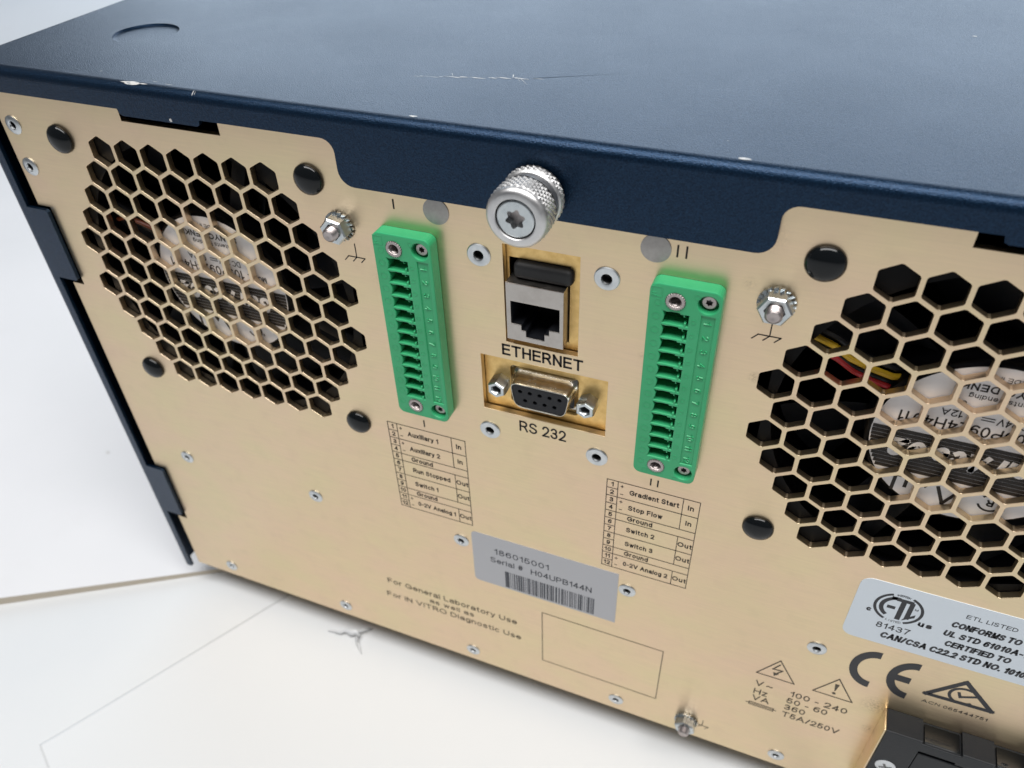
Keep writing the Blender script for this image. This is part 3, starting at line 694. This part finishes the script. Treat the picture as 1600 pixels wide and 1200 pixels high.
cm = MB(); cm.box(-.2, .2, 1.0, 9.0, -.15, .15); contact_me = cm.mesh('contact', 'inner_gold_sheet')
for k in range(8): link('contact', contact_me, None, j, (96.98 + 1.02 * k, 0, 16.6))
gm = MB(); gm.box(94.2, 109.3, 0.2, 6.0, 22.6, 27.2, 1.5, 4); gm.build('gasket', 'black_rubber', j)

# ---- serial port
sp = empty('serial_port', (101.7, 0, -12.4), inst)
def dshape(w, h, r, cx=101.7, cz=-12.4, k=0.18, n=5):
    P = [Vector((cx - w / 2, cz + h / 2)), Vector((cx + w / 2, cz + h / 2)), Vector((cx + w / 2 - h * k, cz - h / 2)), Vector((cx - w / 2 + h * k, cz - h / 2))]
    out = []
    for i in range(4):
        a, b, c = P[i - 1], P[i], P[(i + 1) % 4]; p0 = b + (a - b).normalized() * r; p1 = b + (c - b).normalized() * r
        for q in range(n + 1):
            t = q / n; out.append(tuple((1 - t) ** 2 * p0 + 2 * t * (1 - t) * b + t * t * p1))
    return out
fm_ = MB(); fm_.add(*plate([rrect(86.5, 117.0, -18.7, -6.1, .6), dshape(17.2, 8.6, 2.2)], 3.5, 4.1, 0))
# drawn collar: shell with a rolled foot
levels = [(-2.0, 0.0), (-2.15, -0.25), (-2.0, -0.5)]
A_ = [(3.5, 21.0, 11.2, 3.0), (2.7, 19.2, 10.0, 2.8), (2.0, 18.0, 9.0, 2.6), (1.0, 17.5, 8.6, 2.5), (-1.7, 17.2, 8.35, 2.4), (-2.05, 16.9, 8.05, 2.3), (-2.1, 16.5, 7.7, 2.2), (-1.7, 16.3, 7.5, 2.1)]
vs = []; fs = []; nn_ = 24
for y, w, h, r in A_: vs += [(x, y, z) for x, z in dshape(w, h, r)]
for i in range(len(A_) - 1):
    for k in range(nn_): fs.append((i * nn_ + k, i * nn_ + (k + 1) % nn_, (i + 1) * nn_ + (k + 1) % nn_, (i + 1) * nn_ + k))
fm_.add(vs, fs, True); fm_.build('shell', 'nickel', sp)
holes = [(101.7 + (i - 2) * 2.77, -10.95) for i in range(5)] + [(101.7 + (i - 1.5) * 2.77, -13.8) for i in range(4)]
ins = MB(); ins.add(*plate([dshape(16.3, 7.5, 2.1)] + [circle(x, z, 0.62, 14) for x, z in holes], -1.85, 2.0, 0)); ins.box(93, 110, 2.05, 2.4, -16, -9); ins.build('socket_insert', 'black_plastic', sp)
so_ = MB(); so_.lathe([(2.75, 2.4), (2.75, -1.55), (2.45, -2.0), (1.65, -2.0), (1.45, -1.7)], 6, ph=math.radians(30), smooth=False)
q = [(1.45, -1.7)]
for k in range(6): q += [(1.5, -1.5 + .5 * k), (1.3, -1.25 + .5 * k)]
so_.lathe(q[:4], 24); so_.cur = 1; so_.lathe(q[3:] + [(0, 1.6)], 24); so_me = so_.mesh('standoff', ['zinc', 'dark_bore'])
for dx in (-12.5, 12.5): link('standoff', so_me, None, sp, (101.7 + dx, 0, -12.4))

# ---- ground studs with toothed nuts
nm = MB()
nm.lathe([(3.75, -0.8), (3.75, -3.6), (3.35, -4.0), (2.3, -4.0), (2.1, -3.6)], 6, ph=math.radians(0), smooth=False)
nut_me = nm.mesh('nut', 'zinc')
wm = MB()
for k in range(18):
    a = 2 * math.pi * k / 18; c_, s_ = math.cos(a), math.sin(a); pts = []
    for r, w, y in ((2.2, .38, -.70), (4.1, .45, -.85), (4.1, .45, -.25), (2.2, .38, -.15)):
        for q in (-1, 1): pts.append((r * c_ - q * w * s_, y - q * .22, r * s_ + q * w * c_))
    wm.add(pts, [(0, 1, 3, 2), (2, 3, 5, 4), (4, 5, 7, 6), (6, 7, 1, 0), (0, 2, 4, 6), (1, 7, 5, 3)])
wm.lathe([(3.2, -.1), (3.2, -.78), (1.9, -.78)], 24); wash_me = wm.mesh('toothed_washer', 'zinc')
tm_ = MB(); q = []
y = 1.0
while y > -5.6: q += [(1.85, y), (1.66, y - .25)]; y -= .5
tm_.lathe(q + [(1.6, -5.7), (1.3, -6.0), (0.4, -6.0), (0, -5.85)], 28); stud_me2 = tm_.mesh('stud', 'dull_metal')
def ground(x, z, rot, sym, lab):
    g_ = empty('ground_stud', (x, 0, z), inst); g_['label'] = lab
    o = link('nut', nut_me, None, g_, (x, 0, z)); o.rotation_euler.y = rot
    link('toothed_washer', wash_me, None, g_, (x, 0, z)); link('stud', stud_me2, None, g_, (x, 0, z))
    m = MB()
    for a, b in sym: m.line(a, b, .28, -.05)
    m.build('earth_symbol', 'ink' if z > 0 else 'soft_ink', g_)
def sym(x, z): return [((x, z + 3.9), (x, z)), ((x - 2.45, z), (x + 2.45, z)), ((x - 2.45, z), (x - 3.65, z - 1.35)), ((x, z), (x - 1.2, z - 1.35)), ((x + 2.45, z), (x + 1.25, z - 1.35))]
ground(47.4, 29.0, 0.2, sym(50.65, 20.3), 'toothed ground nut on a stud beside the left vent')
ground(155.2, 29.4, 0.0, sym(155.2, 20.5), 'toothed ground nut on a stud beside the right vent')
ground(155.4, -148.0, 0.3, [((161, -145.2), (161, -148.4)), ((158.6, -148.4), (163.2, -148.6)), ((161, -148.4), (159.8, -149.6)), ((163.2, -148.6), (162.1, -149.9))], 'small toothed ground nut at the lower panel edge')

# ---- thumbscrew on the lip
ts_ = empty('thumbscrew', (101.6, -1.5, 47.3), inst); tx, tz = 101.6, 47.3
km = MB()
def knurl(y0, y1, r, rows, n=64, depth=0.30):
    vs = []; fs = []
    for i in range(rows + 1):
        y = y0 + (y1 - y0) * i / rows
        for k in range(n):
            up = (k + i) % 2; a = 2 * math.pi * k / n; rr = r + (depth if up and 0 < i < rows else 0) - (0.15 if i in (0, rows) else 0)
            vs.append((tx + rr * math.cos(a), y, tz + rr * math.sin(a)))
    for i in range(rows):
        for k in range(n):
            a, b, c, d = i * n + k, i * n + (k + 1) % n, (i + 1) * n + (k + 1) % n, (i + 1) * n + k
            if (k + i) % 2: fs += [(a, b, d), (b, c, d)]
            else: fs += [(a, b, c), (a, c, d)]
    km.add(vs, fs, False)
knurl(-13.7, -8.4, 6.8, 8); knurl(-5.6, -3.2, 6.8, 4)
km.lathe([(4.5, -11.0), (4.5, -14.75), (4.7, -14.95), (5.7, -14.95), (6.2, -14.75), (6.75, -14.2), (6.85, -13.7)], 72, (tx, tz))
km.lathe([(6.85, -8.4), (6.5, -8.0), (6.5, -6.0), (6.85, -5.6)], 72, (tx, tz)); km.lathe([(6.85, -3.2), (6.3, -2.7), (3.6, -2.6), (3.6, -1.52)], 48, (tx, tz))
km.build('knurled_knob', 'aluminium', ts_)
sh = MB(); sh.lathe([(4.35, -10.5), (4.35, -14.2), (4.15, -14.6), (3.9, -14.72)], 48)
sh.add(*plate([circle(0, 0, 3.9, 48), star(0, 0, 2.3, 1.62, 6, 0.3)], -14.72, -12.8, 0)); sh.cur = 1; sh.lathe([(2.5, -12.8), (0, -12.5)], 24)
link('torx_screw', sh.mesh('torx_screw', ['zinc', 'dull_metal']), None, ts_, (tx, 0, tz))

# ---- print on the panel
def lettering(m, name='lettering', ink='ink', parent=panel, **kw): return m.build(name, ink, parent, **kw)
for x, z0, z1 in ((63.85, 36.5, 38.7), (64.1, -35.3, -33.0), (133.05, 36.4, 39.0), (135.0, 36.4, 39.0), (133.1, -35.2, -33.0), (135.05, -35.2, -33.0)):
    m = MB(); m.line((x, z0), (x, z1), .42, -.05); lettering(m, 'numeral_stroke')
m = MB(); m.text('ETHERNET', 90.7, -1.1, 3.55, 112.8, bold=.012); lettering(m)
m = MB(); m.text('RS 232', 94.9, -27.1, 3.9, 108.6); lettering(m)

def pin_table(x0, rows, name_label):
    z0 = -37.2; dz = 38.0 / 12; x1 = x0 + 26.1; xa = x0 + 3.2; xb = x0 + 21.55; w = .22
    gm_ = MB(); zz = lambda r: z0 - dz * r
    gm_.path([(x0, z0), (x1, z0), (x1, zz(12)), (x0, zz(12))], w, -.05, True); gm_.line((xa, z0), (xa, zz(12)), w, -.055)
    for r in range(1, 12): gm_.line((x0, zz(r)), (xa, zz(r)), w, -.05)
    t = MB()
    for r in range(12): t.text(str(r + 1), (x0 + xa) / 2, zz(r + 1) + .75, 1.75, None, align='C', bold=.016)
    for a, b, s, e, io in rows:
        if b < 12: gm_.line((xa, zz(b)), (x1, zz(b)), w, -.05)
        if io: gm_.line((xb, zz(a)), (xb, zz(b)), w, -.053); t.text(io, (xb + x1) / 2, (zz(a) + zz(b)) / 2 - .9, 1.9, None, align='C', bold=.016)
        t.text(s, x0 + 6.6, (zz(a) + zz(b)) / 2 - .85 - (.15 if b - a == 2 else 0), 1.9, x0 + 6.6 + e, bold=.014)
        if io == 'In' or 'Analog' in s:
            for zc, v in ((zz(a) - 1.6, 1), (zz(a) - dz - 1.6, 0)):
                t.line((x0 + 4.05, zc), (x0 + 4.75, zc), .22, -.05)
                if v: t.line((x0 + 4.4, zc - .45), (x0 + 4.4, zc + .45), .22, -.053)
    e = empty('pin_table', (x0, 0, z0), inst); e['label'] = name_label
    gm_.build('grid_lines', 'ink', e); t.build('lettering', 'ink', e)
pin_table(51.1, [(0, 2, 'Auxiliary 1', 10.4, 'In'), (2, 4, 'Auxiliary 2', 10.4, 'In'), (4, 5, 'Ground', 7.5, ''), (5, 7, 'Run Stopped', 13.1, 'Out'), (7, 9, 'Switch 1', 8.3, 'Out'), (9, 10, 'Ground', 7.5, ''), (10, 12, '0-2V Analog 1', 13.7, 'Out')], 'printed pin table listing Auxiliary 1 and Run Stopped')
pin_table(120.95, [(0, 2, 'Gradient Start', 14.0, 'In'), (2, 4, 'Stop Flow', 9.9, 'In'), (4, 5, 'Ground', 7.4, ''), (5, 7, 'Switch 2', 8.4, 'Out'), (7, 9, 'Switch 3', 8.4, 'Out'), (9, 10, 'Ground', 7.4, ''), (10, 12, '0-2V Analog 2', 13.7, 'Out')], 'printed pin table listing Gradient Start and Stop Flow')

m = MB(); m.text('For General Laboratory Use', 38.7, -123.9, 2.9, 91.4); m.text('as well as', 56.0, -128.2, 2.6, 74.2); m.text('For IN VITRO Diagnostic Use', 37.2, -132.8, 2.9, 92.8); lettering(m, ink='soft_ink')
m = MB(); m.path([(101.1, -111.4), (143.7, -111.4), (143.7, -141.4), (101.1, -141.4)], .3, -.05, True); lettering(m, 'blank_frame', 'soft_ink')
# hazard marks and rating
m = MB()
for cx in (178.7, 195.7): m.path([(cx - 5.7, -106.2), (cx + 5.7, -106.2), (cx, -96.4)], .38, -.05, True)
m.path([(178.9, -98.6), (177.3, -101.7), (180.1, -101.4), (178.4, -104.0)], .45, -.05); m.poly([(178.1, -105.2), (177.6, -103.3), (179.4, -103.6)], -.055)
m.poly([(195.1, -99.3), (196.4, -99.3), (195.9, -103.0), (195.6, -103.0)], -.05); m.poly(circle(195.75, -104.3, .55, 14), -.05)
m.text('V', 173.6, -113.2, 2.9); m.text('~', 177.0, -113.3, 3.2); m.text('Hz', 173.8, -118.0, 3.0); m.text('VA', 173.9, -121.8, 2.9)
m.path([(173.5, -123.4), (181.2, -123.4), (181.2, -125.0), (173.5, -125.0)], .32, -.05, True); m.line((172.6, -124.2), (182.0, -124.2), .3, -.055)
m.text('100 - 240', 184.4, -113.3, 2.9, 201.3); m.text('50 - 60', 184.0, -117.4, 2.9, 196.3); m.text('360', 184.0, -121.4, 2.9, 190.4); m.text('T5A/250V', 184.0, -125.8, 2.9, 201.6)
lettering(m, 'rating_print', 'soft_ink')
# CE mark
m = MB(); R_ = 7.0; c1 = (203.2, -87.0); c2 = (213.3, -87.0)
def thick_arc(m, c, ro, ri, a0, a1, y):
    vs = []; fs = []; n = 36
    for k in range(n + 1):
        a = math.radians(a0 + (a1 - a0) * k / n)
        vs += [(c[0] + .88 * ro * math.cos(a), y, c[1] + 1.18 * ro * math.sin(a)), (c[0] + .88 * ri * math.cos(a), y, c[1] + 1.18 * ri * math.sin(a))]
    for k in range(n): fs.append((2 * k, 2 * k + 1, 2 * k + 3, 2 * k + 2))
    m.add(vs, fs)
for c in (c1, c2): thick_arc(m, c, 7.6, 5.1, 90, 270, -.05)
for c in (c1, c2): m.poly(rect(c[0], c[0] + .1, c[1] + 1.18 * 5.1, c[1] + 1.18 * 7.6), -.053); m.poly(rect(c[0], c[0] + .1, c[1] - 1.18 * 7.6, c[1] - 1.18 * 5.1), -.053)
m.poly(rect(c2[0] - 5.6, c2[0] - .6, c2[1] - 1.4, c2[1] + 1.4), -.053)
lettering(m, 'conformity_mark', 'ce_ink')
# tick-in-triangle mark
m = MB(); T = [(217.6, -90.2), (234.2, -89.6), (225.2, -79.9)]
m.path(T, 1.4, -.05, True)
for q in T: m.poly(circle(q[0], q[1], .72, 14), -.056)
m.arc((226.3, -86.5), 3.5, .85, 65, 318, -.058); m.path([(224.9, -85.5), (225.6, -87.2), (230.0, -84.6)], .8, -.06)
m.text('ACN 065444751', 217.6, -94.6, 1.35, 234.6); lettering(m, 'compliance_mark', 'ce_ink')

# ---- serial number label
sl_ = MB(); sl_.add(*plate([rrect(76.4, 126.7, -103.6, -77.8, 1.8, 5, (0, 1, 1, 0))], -.14, -.01, 0))
lb = sl_.build('serial_label', 'silver_label', inst, label='silver grey sticker with serial number and barcode')
m = MB(); m.text('186015001', 84.4, -86.5, 2.8, 103.6, -.17); m.text('Serial #', 82.8, -91.2, 2.7, 94.5, -.17); m.text('H04UPB144N', 97.3, -91.5, 2.8, 118.3, -.17); m.build('lettering', 'barcode_ink', lb)
m = MB(); rnd = random.Random(12); x = 87.9
while x < 119.2:
    w = rnd.choice((.22, .22, .3, .45, .62)); m.poly(rect(x, min(x + w, 119.4), -102.8, -94.2), -.17); x += w + rnd.choice((.2, .26, .4, .5))
m.poly(rect(88.4, 89.4, -102.8, -94.2), -.175); m.build('barcode', 'barcode_ink', lb)

# ---- certification label
cl = MB(); cl.add(*plate([rrect(190.9, 254.0, -73.9, -48.2, 3.0)], -.16, -.01, 0))
lb = cl.build('certification_label', 'white_label', inst, label='pale blue white certification sticker with rounded corners')
m = MB(); y = -.19; lc = (201.8, -57.3)
m.arc(lc, 5.7, .75, 115, 245, y); m.arc(lc, 5.7, .75, -65, 65, y, 20)
m.arc(lc, 4.15, 1.1, 105, 235, y); m.poly(rect(199.0, 201.0, -57.9, -56.7), y); m.poly(rect(199.3, 201.5, -54.0, -52.8), y)
m.poly(rect(200.6, 204.7, -54.2, -53.0), y - .003); m.poly(rect(201.8, 203.1, -61.7, -54.2), y); m.poly(rect(203.9, 205.1, -60.6, -53.6), y); m.poly([(202.9 + .6, -61.6), (206.2, -59.2), (206.2, -57.9), (203.9, -60.4)], y - .003)
m.text('M', 205.5, -56.3, .9, None, y)
for s, zc, r, a0, a1 in (('INTERTEK', 0, 5.55, 108, 72), ('LISTED', 0, 5.55, 250, 290)):
    n = len(s)
    for k, c in enumerate(s):
        a = a0 + (a1 - a0) * (k + .5) / n; ar = math.radians(a)
        up = a < 180; rr = r - .45 if up else r + .45
        m.text(c, lc[0] + rr * math.cos(ar), lc[1] + rr * math.sin(ar), .8, None, y, 0, 'C', (a - 90) if up else (a - 270))
m.text('c', 194.6, -61.3, 1.9, None, y, .05); m.text('us', 207.6, -61.9, 2.1, 211.0, y, .05)
m.text('81437', 198.4, -66.9, 2.4, 206.8, y); m.text('CAN/CSA C22.2 STD NO. 1010.1', 200.3, -70.9, 2.6, 237.4, y, .035, shear=.12)
m.text('ETL LISTED', 216.9, -53.6, 1.5, 228.6, y); m.text('CONFORMS TO', 214.6, -58.4, 2.4, 230.8, y, .035, shear=.12); m.text('UL STD 61010A-1', 213.9, -62.6, 2.4, 233.6, y, .035, shear=.12); m.text('CERTIFIED TO', 215.3, -66.7, 2.4, 231.0, y, .035, shear=.12)
m.build('lettering', 'ce_ink', lb)

# ---- power inlet
pi_ = empty('power_inlet', (236, 0, -126), inst); X0, X1, Z0, Z1 = IEC; IY = -7.6
bm_ = MB()
# body with two clip notches cut in the top rim
prof = [(X0, Z0), (X1, Z0), (X1, Z1), (248.2, Z1), (248.2, Z1 - 1.3), (239.2, Z1 - 1.3), (239.2, Z1), (230.9, Z1), (230.9, Z1 - 1.3), (220.4, Z1 - 1.3), (220.4, Z1), (X0, Z1)]
inner = rect(X0 + 9.9, X1 - 4, Z0 + 4, Z1 - 5.3)
bm_.add(*plate([prof, inner], IY, -0.05, 0.25)); bm_.box(X0 + 2.4, X1 - 2.4, 0.1, 30, Z0 + 2.4, Z1 - 2.4)
bm_.build('housing', 'inlet_plastic', pi_)
sd = MB(); sd.box(X0 - .55, X0 - .03, IY + .5, -.03, Z0 + .5, Z1 - .6, .1); sd.build('gold_side', 'gold_sheet', pi_)  # thin gold sheet put over the inlet's left side for its gold look
for x0, x1 in ((221.0, 230.3), (239.8, 247.6)):
    c = MB(); c.box(x0, x1, IY + .25, -1.2, Z1 - 1.25, Z1 - .45, .2); c.build('clip', 'black_gloss', pi_)
dr = MB(); dr.add(*plate([[(X0 + 10.3, Z0 + 4.4), (X1 - 4.4, Z0 + 4.4), (X1 - 4.4, Z1 - 5.7), (234.5, Z1 - 5.7), (232.6, Z1 - 7.6), (X0 + 10.3, Z1 - 7.6)]], IY + .6, -0.1, .2)); dr.build('fuse_drawer', 'inlet_plastic', pi_)
ds_ = MB(); ds_.add(*plate([rect(230.6, X1 - 5, Z1 - 6.6, Z1 - 5.45)], IY + .3, -0.2, .1)); ds_.build('drawer_latch', 'black_plastic', pi_)
w_ = MB(); w_.lathe([(2.9, IY + .2), (2.9, IY - .25), (2.5, IY - .5), (0, IY - .55)], 32); w_.cur = 1
for a in (0, 90):
    a = math.radians(a + 25); w_.line((-1.5 * math.cos(a), -1.5 * math.sin(a)), (1.5 * math.cos(a), 1.5 * math.sin(a)), .7, IY - .58 - a * .001)
link('screw', w_.mesh('inlet_screw', ['screw_white', 'dark_bore']), None, pi_, (215.0, 0, -121.5))
